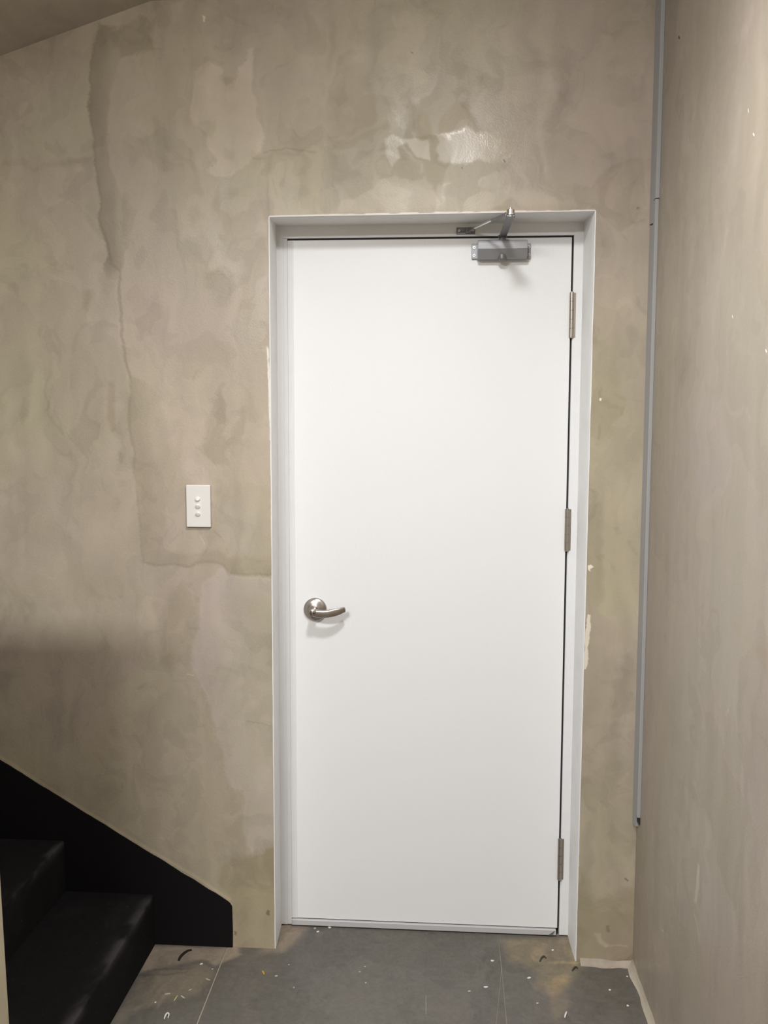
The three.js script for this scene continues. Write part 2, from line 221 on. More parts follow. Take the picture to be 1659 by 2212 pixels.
const SIDE_PATCHES = prepare([
  { p: [[1580, 1350], [1610, 1385], [1640, 1420], [1659, 1480], [1800, 1560], [1800, 1460], [1700, 1420], [1640, 1395]], m: [1.0, 0.93, 0.86], soft: 0.012, wob: 0.03 },
  { p: [[1508, 1868], [1512, 1872], [1510, 1920], [1504, 1955], [1500, 1950], [1505, 1900]], m: pale(1.28), soft: 0.004, wob: 0.01 }, { p: [[1500, 1980], [1506, 2000], [1511, 2038]], open: true, width: 0.0035, m: pale(1.2), soft: 0.004 },
  { p: [[1463, 1865], [1468, 1880], [1466, 1920], [1462, 1950]], open: true, width: 0.005, m: pale(1.1), soft: 0.006 },
  { p: [[1466, 80], [1468, 82]], open: true, width: 0.003, c: [40, 35, 30], soft: 0.001, wob: 0 }, { p: [[1627, 289], [1629, 292]], open: true, width: 0.0015, c: [240, 232, 215], soft: 0.001, wob: 0 }, { p: [[1616, 236], [1617, 242]], open: true, width: 0.0015, c: [230, 220, 200], soft: 0.001, wob: 0 },
  { p: [[1582, 682], [1583, 686]], open: true, width: 0.0015, c: [240, 230, 215], soft: 0.001, wob: 0 }, { p: [[1654, 756], [1656, 760]], open: true, width: 0.0015, c: [245, 240, 230], soft: 0.001, wob: 0 }, { p: [[1431, 2008], [1432, 2012]], open: true, width: 0.0015, c: [235, 225, 205], soft: 0.001, wob: 0 },
  { p: [[1458, 690], [1450, 715]], open: true, width: 0.006, m: pale(1.1), soft: 0.004 }, { p: [[1490, 735], [1486, 770], [1478, 800], [1470, 820]], open: true, width: 0.004, m: dark(0.9), soft: 0.006 },
  { p: [[1462, 720], [1478, 750], [1492, 780], [1484, 820], [1470, 840], [1452, 770]], m: dark(0.93), soft: 0.010, wob: 0.03 },
  { p: [[1470, 830], [1466, 900], [1460, 990], [1456, 1040]], open: true, width: 0.006, m: pale(1.08), soft: 0.008 }, { p: [[1570, 500], [1560, 560], [1548, 640], [1540, 700]], open: true, width: 0.010, m: pale(1.06), soft: 0.012 }, { p: [[1598, 240], [1590, 300], [1588, 350]], open: true, width: 0.010, m: pale(1.07), soft: 0.012 },
  { p: [[1626, 20], [1615, 60], [1605, 75]], open: true, width: 0.012, m: pale(1.1), soft: 0.010 },
  { p: [[1500, 880], [1560, 850], [1570, 900], [1580, 1010], [1540, 1100], [1500, 1060], [1490, 960]], m: [1.03, 1.01, 1.08], soft: 0.012, wob: 0.05 },
  { p: [[1570, 860], [1582, 890], [1612, 880], [1620, 900]], open: true, width: 0.005, m: pale(1.09), soft: 0.006 }, { p: [[1568, 1542], [1574, 1535]], open: true, width: 0.004, m: pale(1.2), soft: 0.003 },
], onSide);
const SEXT = [-0.05, 1.45, 0, 2.7];
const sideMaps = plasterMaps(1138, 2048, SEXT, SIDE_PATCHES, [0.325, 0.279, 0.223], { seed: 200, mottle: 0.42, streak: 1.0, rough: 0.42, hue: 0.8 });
const genMaps = plasterMaps(512, 512, [0, 1.6, 0, 1.6], [], [0.38, 0.335, 0.270], { seed: 400, mottle: 0.7 });
const plaster = (m, bs) => new THREE.MeshStandardMaterial({ map: m.map, bumpMap: m.bump, bumpScale: bs, roughnessMap: m.rough, roughness: 1, metalness: 0 });
const M = {};
M.wall = plaster(wallMaps, 0.003);
M.side = plaster(sideMaps, 0.003);
M.plain = plaster(genMaps, 0.003);

// ---------------------------------------------------------------- structure
const OPEN = { tl: [-0.431, 2.096], tr: [0.446, 2.100], bl: [-0.431, 0], br: [0.440, 0] }, FR = 0.437, FT = 2.102;
{ // door wall with the opening for the door
  const sh = poly([[XL, -0.02], [OPEN.bl[0], -0.02], OPEN.bl, OPEN.tl, OPEN.tr, OPEN.br, [OPEN.br[0], -0.02], [XR + 0.2, -0.02], [XR + 0.2, CEIL + 0.1], [XL, CEIL + 0.1]]);
  const wide = poly([[XL, -0.02], [-0.452, -0.02], [-0.452, 2.118], [0.462, 2.118], [0.462, -0.02], [XR + 0.2, -0.02], [XR + 0.2, CEIL + 0.1], [XL, CEIL + 0.1]]);
  const g = mergeGeometries([new THREE.ExtrudeGeometry(sh, { depth: 0.004, bevelEnabled: false }).translate(0, 0, -0.004), new THREE.ExtrudeGeometry(wide, { depth: 0.296, bevelEnabled: false }).translate(0, 0, -0.3)]);
  planarUV(g, (x, y, z) => [(x - WEXT[0] + 0) / (WEXT[1] - WEXT[0]), (y - WEXT[2]) / (WEXT[3] - WEXT[2])]);
  solid('wall_back', g, M.wall, 'patchy troweled concrete plaster wall that holds the white door', 'wall');
}
{ const g = planarUV(box(XR, XR + 0.2, -0.02, CEIL + 0.1, 0, ZB), (x, y, z) => [(z - SEXT[0]) / (SEXT[1] - SEXT[0]), (y - SEXT[2]) / (SEXT[3] - SEXT[2])]); solid('wall_right', g, M.side, 'smooth streaky concrete plaster wall meeting the corner with the grey trunking', 'wall'); }
solid('wall_left', planarUV(box(XL - 0.2, XL, -0.02, CEIL + 0.1, -0.3, ZB), metreUV(1.6)), M.plain, 'concrete plaster wall at the head of the black stairs', 'wall');
solid('wall_front', planarUV(box(XL, XR, -0.02, CEIL + 0.1, ZB, ZB + 0.2), metreUV(1.6)), M.plain, 'concrete plaster wall facing the white door', 'wall');
solid('ceiling', planarUV(box(XL - 0.2, XR + 0.2, CEIL, CEIL + 0.2, 0, ZB), metreUV(1.6)), M.plain, 'flat concrete ceiling over the door', 'ceiling');
{ // sloping underside of the flight above
  const a = onWall(0, 121), b = onWall(331, 0), k = (b[1] - a[1]) / (b[0] - a[0]), yx = (x) => a[1] + k * (x - a[0]);
  const sh = poly([[XL, yx(-1.9)], [-1.9, yx(-1.9)], [b[0] + 0.01, yx(b[0] + 0.01)], [b[0] + 0.01, CEIL + 0.05], [XL, CEIL + 0.05]]);
  const g = planarUV(new THREE.ExtrudeGeometry(sh, { depth: STAIR_W + 0.12, bevelEnabled: false }), metreUV(1.6));
  solid('soffit', g, M.plain, 'sloping concrete stair soffit under the ceiling', 'soffit');
}
// stair side wall at the foot of the steps; its end leans a little
{
  const zf = STAIR_W, f = (px, py) => onPlane(px, py, 'z', zf), p0 = f(0, 1900), p1 = f(19, 2212), k = (p1.x - p0.x) / (p1.y - p0.y), ex = (y) => p0.x + k * (y - p0.y);
  const sh = poly([[XL, 0], [ex(0), 0], [ex(1.48), 1.48], [XL, 1.48]]);  // top edge out of view, height set to shade the lower left wall
  const g = planarUV(new THREE.ExtrudeGeometry(sh, { depth: 0.12, bevelEnabled: true, bevelSize: 0.006, bevelThickness: 0.006, bevelSegments: 2, bevelOffset: -0.006 }).translate(0, 0, zf), metreUV(1.6));
  const m = plaster(genMaps, 0.003); m.color.setRGB(1.2, 1.17, 1.0);
  solid('wall_stair', g, m, 'low pale plaster wall along the open side of the black stairs', 'wall');
}

// floor: a slab with pale joints and separate dark sheets laid on it
const FPX = (list) => prepare(list, onFloor);
const FEXT = [-0.8, 0.62, -0.2, 0.6];
const floorMaps = (() => {
  const pt = FPX([
    { p: [[320, 2040], [510, 2046], [520, 2062], [470, 2085], [440, 2070], [400, 2075], [300, 2100]], m: [2.2, 2.0, 1.75], soft: 0.012, wob: 0.025 },
    { p: [[290, 2180], [335, 2095], [440, 2080], [470, 2100], [420, 2150], [330, 2170]], m: [1.55, 1.46, 1.28], soft: 0.02, wob: 0.025 },
    { p: [[240, 2225], [300, 2110], [318, 2110], [262, 2225]], m: [1.4, 1.34, 1.26], soft: 0.012, wob: 0.025 },
    { p: [[330, 2094], [380, 2090], [420, 2088]], open: true, width: 0.003, m: dark(0.75), soft: 0.005, wob: 0.025 }, { p: [[310, 2106], [360, 2104], [405, 2095]], open: true, width: 0.003, m: dark(0.75), soft: 0.005, wob: 0.025 },
    { p: [[600, 1990], [660, 2004], [640, 2035], [610, 2060], [560, 2060]], m: [1.95, 1.75, 1.5], soft: 0.015, wob: 0.025 },
    { p: [[1090, 2030], [1180, 2026], [1250, 2026], [1260, 2090], [1240, 2110], [1200, 2150], [1160, 2130], [1165, 2100], [1100, 2080]], m: [1.75, 1.55, 1.22], soft: 0.02, wob: 0.025 },
    { p: [[1150, 2050], [1175, 2042], [1180, 2070], [1160, 2085], [1140, 2075]], m: [1.35, 1.3, 1.2], soft: 0.012, wob: 0.025 }, { p: [[1236, 2050], [1258, 2040], [1250, 2090], [1234, 2090]], m: [1.35, 1.28, 1.1], soft: 0.012, wob: 0.025 },
    { p: [[1185, 2082], [1215, 2079], [1250, 2080]], open: true, width: 0.006, m: [1.5, 1.45, 1.3], soft: 0.006, wob: 0.02 },
    { p: [[1195, 2110], [1235, 2110], [1230, 2170], [1205, 2212], [1190, 2180]], m: [1.35, 1.25, 1.08], soft: 0.015, wob: 0.025 },
    { p: [[1095, 2155], [1128, 2185]], open: true, width: 0.006, m: pale(1.22), soft: 0.008, break: 26 }, { p: [[345, 2176], [352, 2150]], open: true, width: 0.004, m: pale(1.3), soft: 0.005 }, { p: [[302, 2172], [290, 2190]], open: true, width: 0.004, m: pale(1.25), soft: 0.006 },
    { p: [[920, 2150], [920, 2190]], open: true, width: 0.0014, m: pale(1.7), soft: 0.0015, break: 60, wob: 0 },
  ]);
  const m = plasterMaps(1420, 800, FEXT, pt, [0.110, 0.099, 0.084], { seed: 600, streak: 0.3, mottle: 1.0, speck: 0.16, rough: 0.55, hue: 0.5 });
  return m;
})();
M.floor = new THREE.MeshStandardMaterial({ map: floorMaps.map, bumpMap: floorMaps.bump, bumpScale: 0.002, roughnessMap: floorMaps.rough, roughness: 1 });
M.grout = new THREE.MeshStandardMaterial({ map: genMaps.map, color: new THREE.Color().setRGB(0.8, 0.8, 0.8), roughness: 0.9 });
{
  const fl = solid('floor', planarUV(box(XL, XR, -0.15, -0.0025, -0.3, ZB), metreUV(1.6)), M.grout, 'dark grey concrete floor in long sheets with pale joints', 'floor');
  const fuv = (x, y, z) => [(x - FEXT[0]) / (FEXT[1] - FEXT[0]), (z - FEXT[2]) / (FEXT[3] - FEXT[2])];
  const sheet = (pts) => { const g = new THREE.ExtrudeGeometry(poly(pts.map(([x, z]) => [x, -z])), { depth: 0.0025, bevelEnabled: false }).rotateX(-Math.PI / 2).translate(0, -0.0025, 0); part('floor_sheet', planarUV(g, fuv), M.floor, fl); };
  const j1a = onFloor(486, 2058), j1b = onFloor(425, 2212), j3 = 0.014, w0 = onFloor(1083, 2092), wl = onFloor(1071, 2212), wr = onFloor(1094, 2212);
  const at = (a, b, z) => a[0] + (b[0] - a[0]) * (z - a[1]) / (b[1] - a[1]);
  const ze = ZB, z0 = -0.13, g = 0.0022;
  sheet([[FOOT - 0.06, 0.001], [at(j1a, j1b, 0) - g, 0.001], [at(j1a, j1b, 1.0) - g, 1.0], [at(j1a, j1b, 1.0) - g, ze], [FOOT - 0.06, ze]]);
  sheet([[at(j1a, j1b, 0) + g, 0.001], [OPEN.bl[0], 0.001], [OPEN.bl[0], z0], [j3 - 0.0002, z0], [j3 - 0.0002, ze], [at(j1a, j1b, 1.0) + g, ze], [at(j1a, j1b, 1.0) + g, 1.0]]);
  const wlx = at(w0, wl, 0.9), wrx = at(w0, wr, 0.9);
  sheet([[j3 + 0.0002, z0], [w0[0] - 0.0006, z0], [w0[0] - 0.0006, w0[1]], [wlx - 0.001, 0.9], [wlx - 0.001, ze], [j3 + 0.0002, ze]]);
  sheet([[w0[0], w0[1] + 0.01], [wrx - 0.002, 0.9], [wrx - 0.002, ze], [wlx + 0.001, ze], [wlx + 0.001, 0.9]]);
  sheet([[w0[0] + 0.0008, z0], [OPEN.br[0], z0], [OPEN.br[0], 0.006], [XR - 0.002, 0.006], [XR - 0.002, ze], [wrx + 0.002, ze], [wrx + 0.002, 0.9], [w0[0] + 0.0018, w0[1]]]);
  sheet([[XL, STAIR_W + 0.13], [FOOT - 0.062, STAIR_W + 0.13], [FOOT - 0.062, ze], [XL, ze]]);
}
// pale mortar smeared into the corners of the floor
function fillet(pts, w, h, up) {                                // pts along the wall foot, up: direction away from the wall [dx, dz]
  const V = [], N = 5, idx = [];
  pts.forEach(([x, z], i) => { const s = 0.55 + 0.9 * fbm(x * 23 + z * 19, 3.3, 9, 3), ww = w * s, hh = h * (0.5 + 0.9 * fbm(x * 31 + z * 27, 8.1, 4, 3)); for (let k = 0; k <= N; k++) { const t = k / N, c = Math.pow(1 - t, 1.8); V.push(x + up[0] * ww * t, 0.0002 + hh * c, z + up[1] * ww * t); } });
  for (let i = 0; i < pts.length - 1; i++) for (let k = 0; k < N; k++) { const a = i * (N + 1) + k, b = a + N + 1; idx.push(a, b, a + 1, b, b + 1, a + 1); }
  const g = new THREE.BufferGeometry(); g.setAttribute('position', new THREE.Float32BufferAttribute(V, 3)); g.setIndex(idx); g.computeVertexNormals(); return planarUV(g, metreUV(0.8));
}
M.mortar = new THREE.MeshStandardMaterial({ map: genMaps.map, color: new THREE.Color().setRGB(0.92, 0.91, 0.88), roughness: 0.95, side: THREE.DoubleSide });
{
  const A = [], B = []; for (let i = 0; i <= 48; i++) { A.push([0.452 + (XR - 0.452) * i / 48, 0]); } for (let i = 0; i <= 120; i++) B.push([XR, 0.03 * i]);
  solid('trim_1', fillet(A, 0.022, 0.010, [0, 1]), M.mortar, 'pale mortar smear at the foot of the pier beside the door', 'mortar');
  solid('trim_2', fillet(B, 0.016, 0.014, [-1, 0]), M.mortar, 'long pale mortar line between dark floor and smooth wall', 'mortar');
}

// ---------------------------------------------------------------- black stairs and the black band on the wall
function blackTex(s) { return dataTex(512, 512, (u, v, o) => {
  const worn = Math.exp(-Math.pow((v - 0.5) / 0.022, 2)) * sstep(0.42, 0.62, fbm(u * 7, v * 9, s + 3, 4));     // scuffed paint on the nosing
  const dust = sstep(0.54, 0.72, fbm(u * 9, v * 9, s + 9, 5)) * 0.5, speck = sstep(0.93, 0.97, vn(u * 170, v * 170, s + 5));
  const b = 0.0052 + 0.035 * worn + 0.006 * dust + 0.02 * speck + 0.002 * vn(u * 90, v * 90, s); o[0] = enc(b * 1.04); o[1] = enc(b * 0.93); o[2] = enc(b * 0.95); }, true); }
M.black = [1, 2].map((i) => new THREE.MeshPhysicalMaterial({ map: blackTex(i * 50), roughness: 0.9, specularIntensity: 0.35 }));
M.blackPaint = new THREE.MeshPhysicalMaterial({ color: new THREE.Color().setRGB(0.0068, 0.0056, 0.0062), roughness: 0.9, specularIntensity: 0.3 });
{
  const st = thing('staircase', 'black painted concrete stairs rising along the plaster wall', 'stairs', [0, 0, 0], { kind: 'structure' });
  for (let i = 0; i < 4; i++) {
    const x0 = FOOT - GOING * i, y0 = RISE * i + (i ? 0.0005 : 0), y1 = RISE * (i + 1), r = 0.006, xe = i < 3 ? x0 - GOING - 0.03 : XL + 0.002;
    // profile: riser foot, riser, rounded nose, tread
    const prof = [[x0, y0]]; for (let k = 0; k <= 4; k++) { const a = (k / 4) * Math.PI / 2; prof.push([x0 - r + r * Math.cos(a), y1 - r + r * Math.sin(a)]); } prof.push([xe, y1], [xe, y0]);
    const g = new THREE.ExtrudeGeometry(poly(prof), { depth: STAIR_W - 0.008, bevelEnabled: false }).translate(0, 0, 0.006);
    planarUV(g, (x, y, z, nx, ny, nz) => (Math.abs(nz) > 0.9 ? [x, 0.1] : [z + i * 0.37, 0.5 + (x > x0 - r - 1e-5 ? -(y1 - y) : x0 - x) * 1.3]));
    part('step', g, M.black[i % 2], st);
  }
  // black band: lower edge is the floor line, upper edge runs up with the stairs, with a hand-cut wobble
  const a = onWall(500, 1950), b = onWall(503, 2046), c = onWall(0, 1641), k = (c[1] - a[1]) / (c[0] - a[0]);
  const pts = [[b[0], 0.0015], [b[0] + 0.001, 0.05], [a[0] + 0.002, a[1] - 0.01], [a[0] - 0.004, a[1]]];
  const xEnd = FOOT - GOING * 3 - 0.1; for (let x = a[0] - 0.012; x > xEnd; x -= 0.008) pts.push([x, a[1] + k * (x - a[0]) + 0.004 * (fbm(x * 30, 2.2, 7, 3) - 0.5)]);
  const yl = pts[pts.length - 1][1]; pts.push([XL + 0.01, yl], [XL + 0.01, 0.0015]);
  solid('baseboard_back', new THREE.ExtrudeGeometry(poly(pts), { depth: 0.004, bevelEnabled: false }).translate(0, 0, 0.0005), M.blackPaint, 'black painted skirting band sloping down the plaster wall beside the stairs', 'skirting');
}

// ---------------------------------------------------------------- the door
M.white = new THREE.MeshPhysicalMaterial({ color: new THREE.Color().setRGB(0.80, 0.80, 0.80), roughness: 0.42, bumpMap: dataTex(256, 256, (u, v, o) => { o[0] = o[1] = o[2] = fbm(u * 60, v * 60, 77, 3); }), bumpScale: 0.00025 });
M.white.bumpMap.repeat.set(4, 4);
M.reveal = new THREE.MeshStandardMaterial({ map: dataTex(256, 256, (u, v, o) => { const n = fbm(u * 14, v * 14, 120, 4) - 0.5, b = 0.78 * (1 + 0.1 * n); o[0] = enc(b); o[1] = enc(b * 0.99); o[2] = enc(b * 0.97); }, true), roughness: 0.6 });
M.gap_shade = new THREE.MeshStandardMaterial({ color: new THREE.Color().setRGB(0.018, 0.016, 0.014), roughness: 0.8 });  // near-black colour for the shade in gaps and recesses
M.steel = new THREE.MeshPhysicalMaterial({ color: new THREE.Color().setRGB(0.46, 0.42, 0.38), metalness: 1, roughness: 0.27 });
M.hinge = new THREE.MeshPhysicalMaterial({ color: new THREE.Color().setRGB(0.42, 0.38, 0.33), metalness: 1, roughness: 0.38 });
M.alu = new THREE.MeshPhysicalMaterial({ color: new THREE.Color().setRGB(0.33, 0.33, 0.34), metalness: 0.35, roughness: 0.45 });
M.aluDark = new THREE.MeshPhysicalMaterial({ color: new THREE.Color().setRGB(0.22, 0.22, 0.23), metalness: 0.6, roughness: 0.45 });
M.chrome = new THREE.MeshPhysicalMaterial({ color: new THREE.Color().setRGB(0.85, 0.84, 0.82), metalness: 1, roughness: 0.25 });
M.screw = new THREE.MeshPhysicalMaterial({ color: new THREE.Color().setRGB(0.55, 0.55, 0.55), metalness: 1, roughness: 0.3 });

{ // painted reveal between the wall face and the frame
  const V = [], idx = [], R = []; const n = 70, front = [], back = [];
  const leg = (fa, fb, ba, bb, m) => { for (let i = 0; i <= m; i++) { const t = i / m; front.push([fa[0] + (fb[0] - fa[0]) * t, fa[1] + (fb[1] - fa[1]) * t]); back.push([ba[0] + (bb[0] - ba[0]) * t, ba[1] + (bb[1] - ba[1]) * t]); } };
  leg([OPEN.bl[0], 0.001], OPEN.tl, [-FR, 0.001], [-FR, FT], n); leg(OPEN.tl, OPEN.tr, [-FR, FT], [FR, FT], 30); leg(OPEN.tr, [OPEN.br[0], 0.001], [FR, FT], [FR, 0.001], n);
  const rows = 4, cx = 0, cy = 1.05;
  front.forEach((f, i) => { const b = back[i], wob = 0.0022 * (fbm(i * 0.7, 1.5, 33, 3) - 0.5);
    const side = i <= n ? [-1, 0] : i <= n + 31 ? [0, 1] : [1, 0];                     // outward, onto the wall face
    const off = 0.0012 + wob;
    V.push(f[0] + side[0] * (0.0005 + Math.max(0, off)), f[1] + side[1] * (0.0005 + Math.max(0, off)), 0.0014);
    V.push(f[0] - side[0] * 0.0008, f[1] - side[1] * 0.0008, 0.0010);
    for (let k = 0; k <= rows; k++) { const t = k / rows, w2 = k && k < rows ? 0.0012 * (vn(i * 0.31, k * 1.7, 5) - 0.5) : 0; V.push(f[0] + (b[0] - f[0]) * t - side[0] * (0.0014 + w2), f[1] + (b[1] - f[1]) * t - side[1] * (0.0014 + w2), -D * t - 0.001); } });
  const C = rows + 3; for (let i = 0; i < front.length - 1; i++) { if (i === n || i === n + 31) continue; for (let k = 0; k < C - 1; k++) { const a = i * C + k, b = a + C; idx.push(a, a + 1, b, b, a + 1, b + 1); } }
  const g = new THREE.BufferGeometry(); g.setAttribute('position', new THREE.Float32BufferAttribute(V, 3)); g.setIndex(idx); const g2 = toCreasedNormals(g, 0.6); planarUV(g2, metreUV(0.6));
  const mr = M.reveal.clone(); mr.side = THREE.DoubleSide; solid('trim_3', g2, mr, 'rough white painted plaster reveal around the door frame', 'reveal');
}
const door = thing('door_1', 'flush white painted door with lever handle in white frame', 'door', [0, 0, -D], { kind: 'structure' });
const LX = 0.404, LB = 0.0235, LT = 2.060;
{
  const leaf = part('door_leaf', rbox(-LX, LX, LB, LT, -0.042, 0, 0.0015), M.white, door);
  part('edge_strip', rbox(-LX, -LX + 0.017, LB, LT - 0.004, -0.002, 0.0009, 0.0006), M.white, leaf);
  // frame: jambs and head with a rebate behind the leaf
  const gap = 0.0055;
  part('door_jamb', [rbox(-FR - 0.004, -LX - 0.0125, 0.002, FT + 0.004, -0.12, 0.0025, 0.0015), rbox(-LX - 0.0135, -LX - 0.0004, 0.002, LT + gap - 0.0005, -0.12, 0.0, 0.001), box(-LX - 0.003, -LX + 0.014, 0.002, LT + gap - 0.0005, -0.12, -0.0445)], M.white, door);
  part('door_jamb', [rbox(LX + gap, FR + 0.004, 0.002, FT + 0.004, -0.12, 0.001, 0.0015), box(LX - 0.012, LX + gap, 0.002, LT + gap - 0.0005, -0.12, -0.0445)], M.white, door);
  part('door_head', [rbox(-LX - 0.0128, LX + gap + 0.0003, LT + gap, FT + 0.004, -0.12, 0.0006, 0.0006), box(-LX + 0.0145, LX - 0.0125, LT - 0.012, LT + gap, -0.119, -0.0448)], M.white, door);
  part('gap_shade', box(LX + 0.0002, LX + gap - 0.0002, LB, LT - 0.0002, -0.043, -0.008), M.gap_shade, door);  // black strip in the leaf gap, standing in for the shade there
  part('gap_shade', box(-LX, LX, LT + 0.0002, LT + gap - 0.0002, -0.043, -0.006), M.gap_shade, door);  // same above the leaf: shade of the gap put into colour
  // metal sill under the leaf
  const sill = part('door_sill', [rbox(-0.404, 0.400, 0.0035, 0.0205, -0.11, 0.0065, 0.0015)], new THREE.MeshPhysicalMaterial({ color: new THREE.Color().setRGB(0.5, 0.49, 0.49), roughness: 0.5 }), door); sill.userData.label = 'scuffed light grey metal sill';
  part('gap_shade', [box(-LX, LX, 0.0206, LB - 0.0002, -0.04, -0.004), box(-0.404, 0.400, 0.0002, 0.0036, -0.09, 0.0045)], M.gap_shade, door);  // black strips above and below the sill, painted for the shade in those gaps
  // dark wedge for the notch at the sill end
  part('gap_shade', new THREE.ExtrudeGeometry(poly([[0.396, 0.0190], [0.389, 0.004], [0.376, 0.004]]), { depth: 0.0012, bevelEnabled: false }).translate(0, 0, 0.0066), M.aluDark, sill);
  // hinges: five knuckles on a pin and the edge of the frame plate
  for (const [y0, y1] of [[1.781, 1.907], [1.172, 1.294], [0.178, 0.306]]) {
    const h = new THREE.Group(); h.name = 'hinge'; h.position.set(LX + 0.0025, y0, 0.0045); door.add(h); h.userData.label = 'brushed steel butt hinge';
    const L = y1 - y0, kn = L / 5;
    for (let i = 0; i < 5; i++) part('knuckle', new THREE.CylinderGeometry(0.0062, 0.0062, kn - 0.0008, 20).translate(0, kn * (i + 0.5), 0), M.hinge, h);
    part('pin', [new THREE.CylinderGeometry(0.0042, 0.0042, L + 0.003, 14).translate(0, L / 2, 0)], M.hinge, h);
    part('hinge_plate', [rbox(0.003, 0.0115, 0.001, L - 0.001, -0.0045, -0.0012, 0.0006), rbox(-0.0062, -0.002, 0.001, L - 0.001, -0.006, -0.002, 0.0006)], M.hinge, h);
  }
  // lever handle on a domed round rose
  const hd = new THREE.Group(); hd.name = 'lever_handle'; hd.position.set(-0.3275, 0.9875, 0); door.add(hd); hd.userData.label = 'satin nickel lever on round rose';
  const rp = [[0.0345, 0], [0.0348, 0.003], [0.0343, 0.0055], [0.032, 0.0075], [0.027, 0.0105], [0.020, 0.0128], [0.0135, 0.0140], [0.0125, 0.0165], [0.0118, 0.0178], [0, 0.0178]].map(([r, z]) => new THREE.Vector2(r, z));
  part('rose', new THREE.LatheGeometry(rp, 64).rotateX(Math.PI / 2), M.steel, hd);
  part('neck', new THREE.LatheGeometry([[0.0112, 0.016], [0.0108, 0.034], [0.0115, 0.045], [0.0112, 0.052], [0.0092, 0.0555], [0, 0.056]].map(([r, z]) => new THREE.Vector2(r, z)), 40).rotateX(Math.PI / 2), M.steel, hd);
  // lever: a swept, tapering oval section curving back towards the door at its tip
  const cv = new THREE.CatmullRomCurve3([[-0.004, -0.001, 0.046], [0.012, -0.003, 0.047], [0.034, -0.0035, 0.049], [0.058, -0.0005, 0.048], [0.078, 0.004, 0.043], [0.094, 0.0085, 0.034]].map((a) => new THREE.Vector3(...a)));
  const rows = 40, cols = 20, V = [], idx = []; for (let i = 0; i <= rows; i++) { const t = i / rows, p = cv.getPoint(t), tg = cv.getTangent(t), up = new THREE.Vector3(0, 1, 0), nz = new THREE.Vector3().crossVectors(tg, up).normalize(), ny = new THREE.Vector3().crossVectors(nz, tg).normalize();
    const e = t > 0.96 ? Math.sqrt(Math.max(0.12, 1 - Math.pow((t - 0.96) / 0.04, 2))) : t < 0.05 ? 0.7 + 6 * t : 1, hy = (0.0104 - 0.0026 * t + 0.0026 * Math.sin(t * Math.PI)) * e, hz = (0.0072 - 0.0032 * t) * e;
    for (let k = 0; k < cols; k++) { const a = k / cols * 2 * Math.PI, c = Math.cos(a), s = Math.sin(a), q = (v) => Math.sign(v) * Math.pow(Math.abs(v), 0.75); const w = p.clone().addScaledVector(ny, hy * q(s)).addScaledVector(nz, hz * q(c)); V.push(w.x, w.y, w.z); } }
  for (let i = 0; i < rows; i++) for (let k = 0; k < cols; k++) { const a = i * cols + k, b = i * cols + (k + 1) % cols; idx.push(a, b, a + cols, b, b + cols, a + cols); }
  for (const [r0, flip] of [[0, 1], [rows, 0]]) { const c = V.length / 3; const p = cv.getPoint(r0 / rows); V.push(p.x, p.y, p.z); for (let k = 0; k < cols; k++) { const a = r0 * cols + k, b = r0 * cols + (k + 1) % cols; flip ? idx.push(c, b, a) : idx.push(c, a, b); } }
  const lg = new THREE.BufferGeometry(); lg.setAttribute('position', new THREE.Float32BufferAttribute(V, 3)); lg.setIndex(idx); lg.computeVertexNormals(); planarUV(lg, (x, y) => [x * 10, y * 10]);
  const lever = part('lever', lg, M.steel, hd);
  part('release_slot', new THREE.CylinderGeometry(0.0026, 0.0026, 0.003, 14).rotateX(Math.PI / 2).translate(0.004, -0.001, 0.0555), M.gap_shade, lever);
}

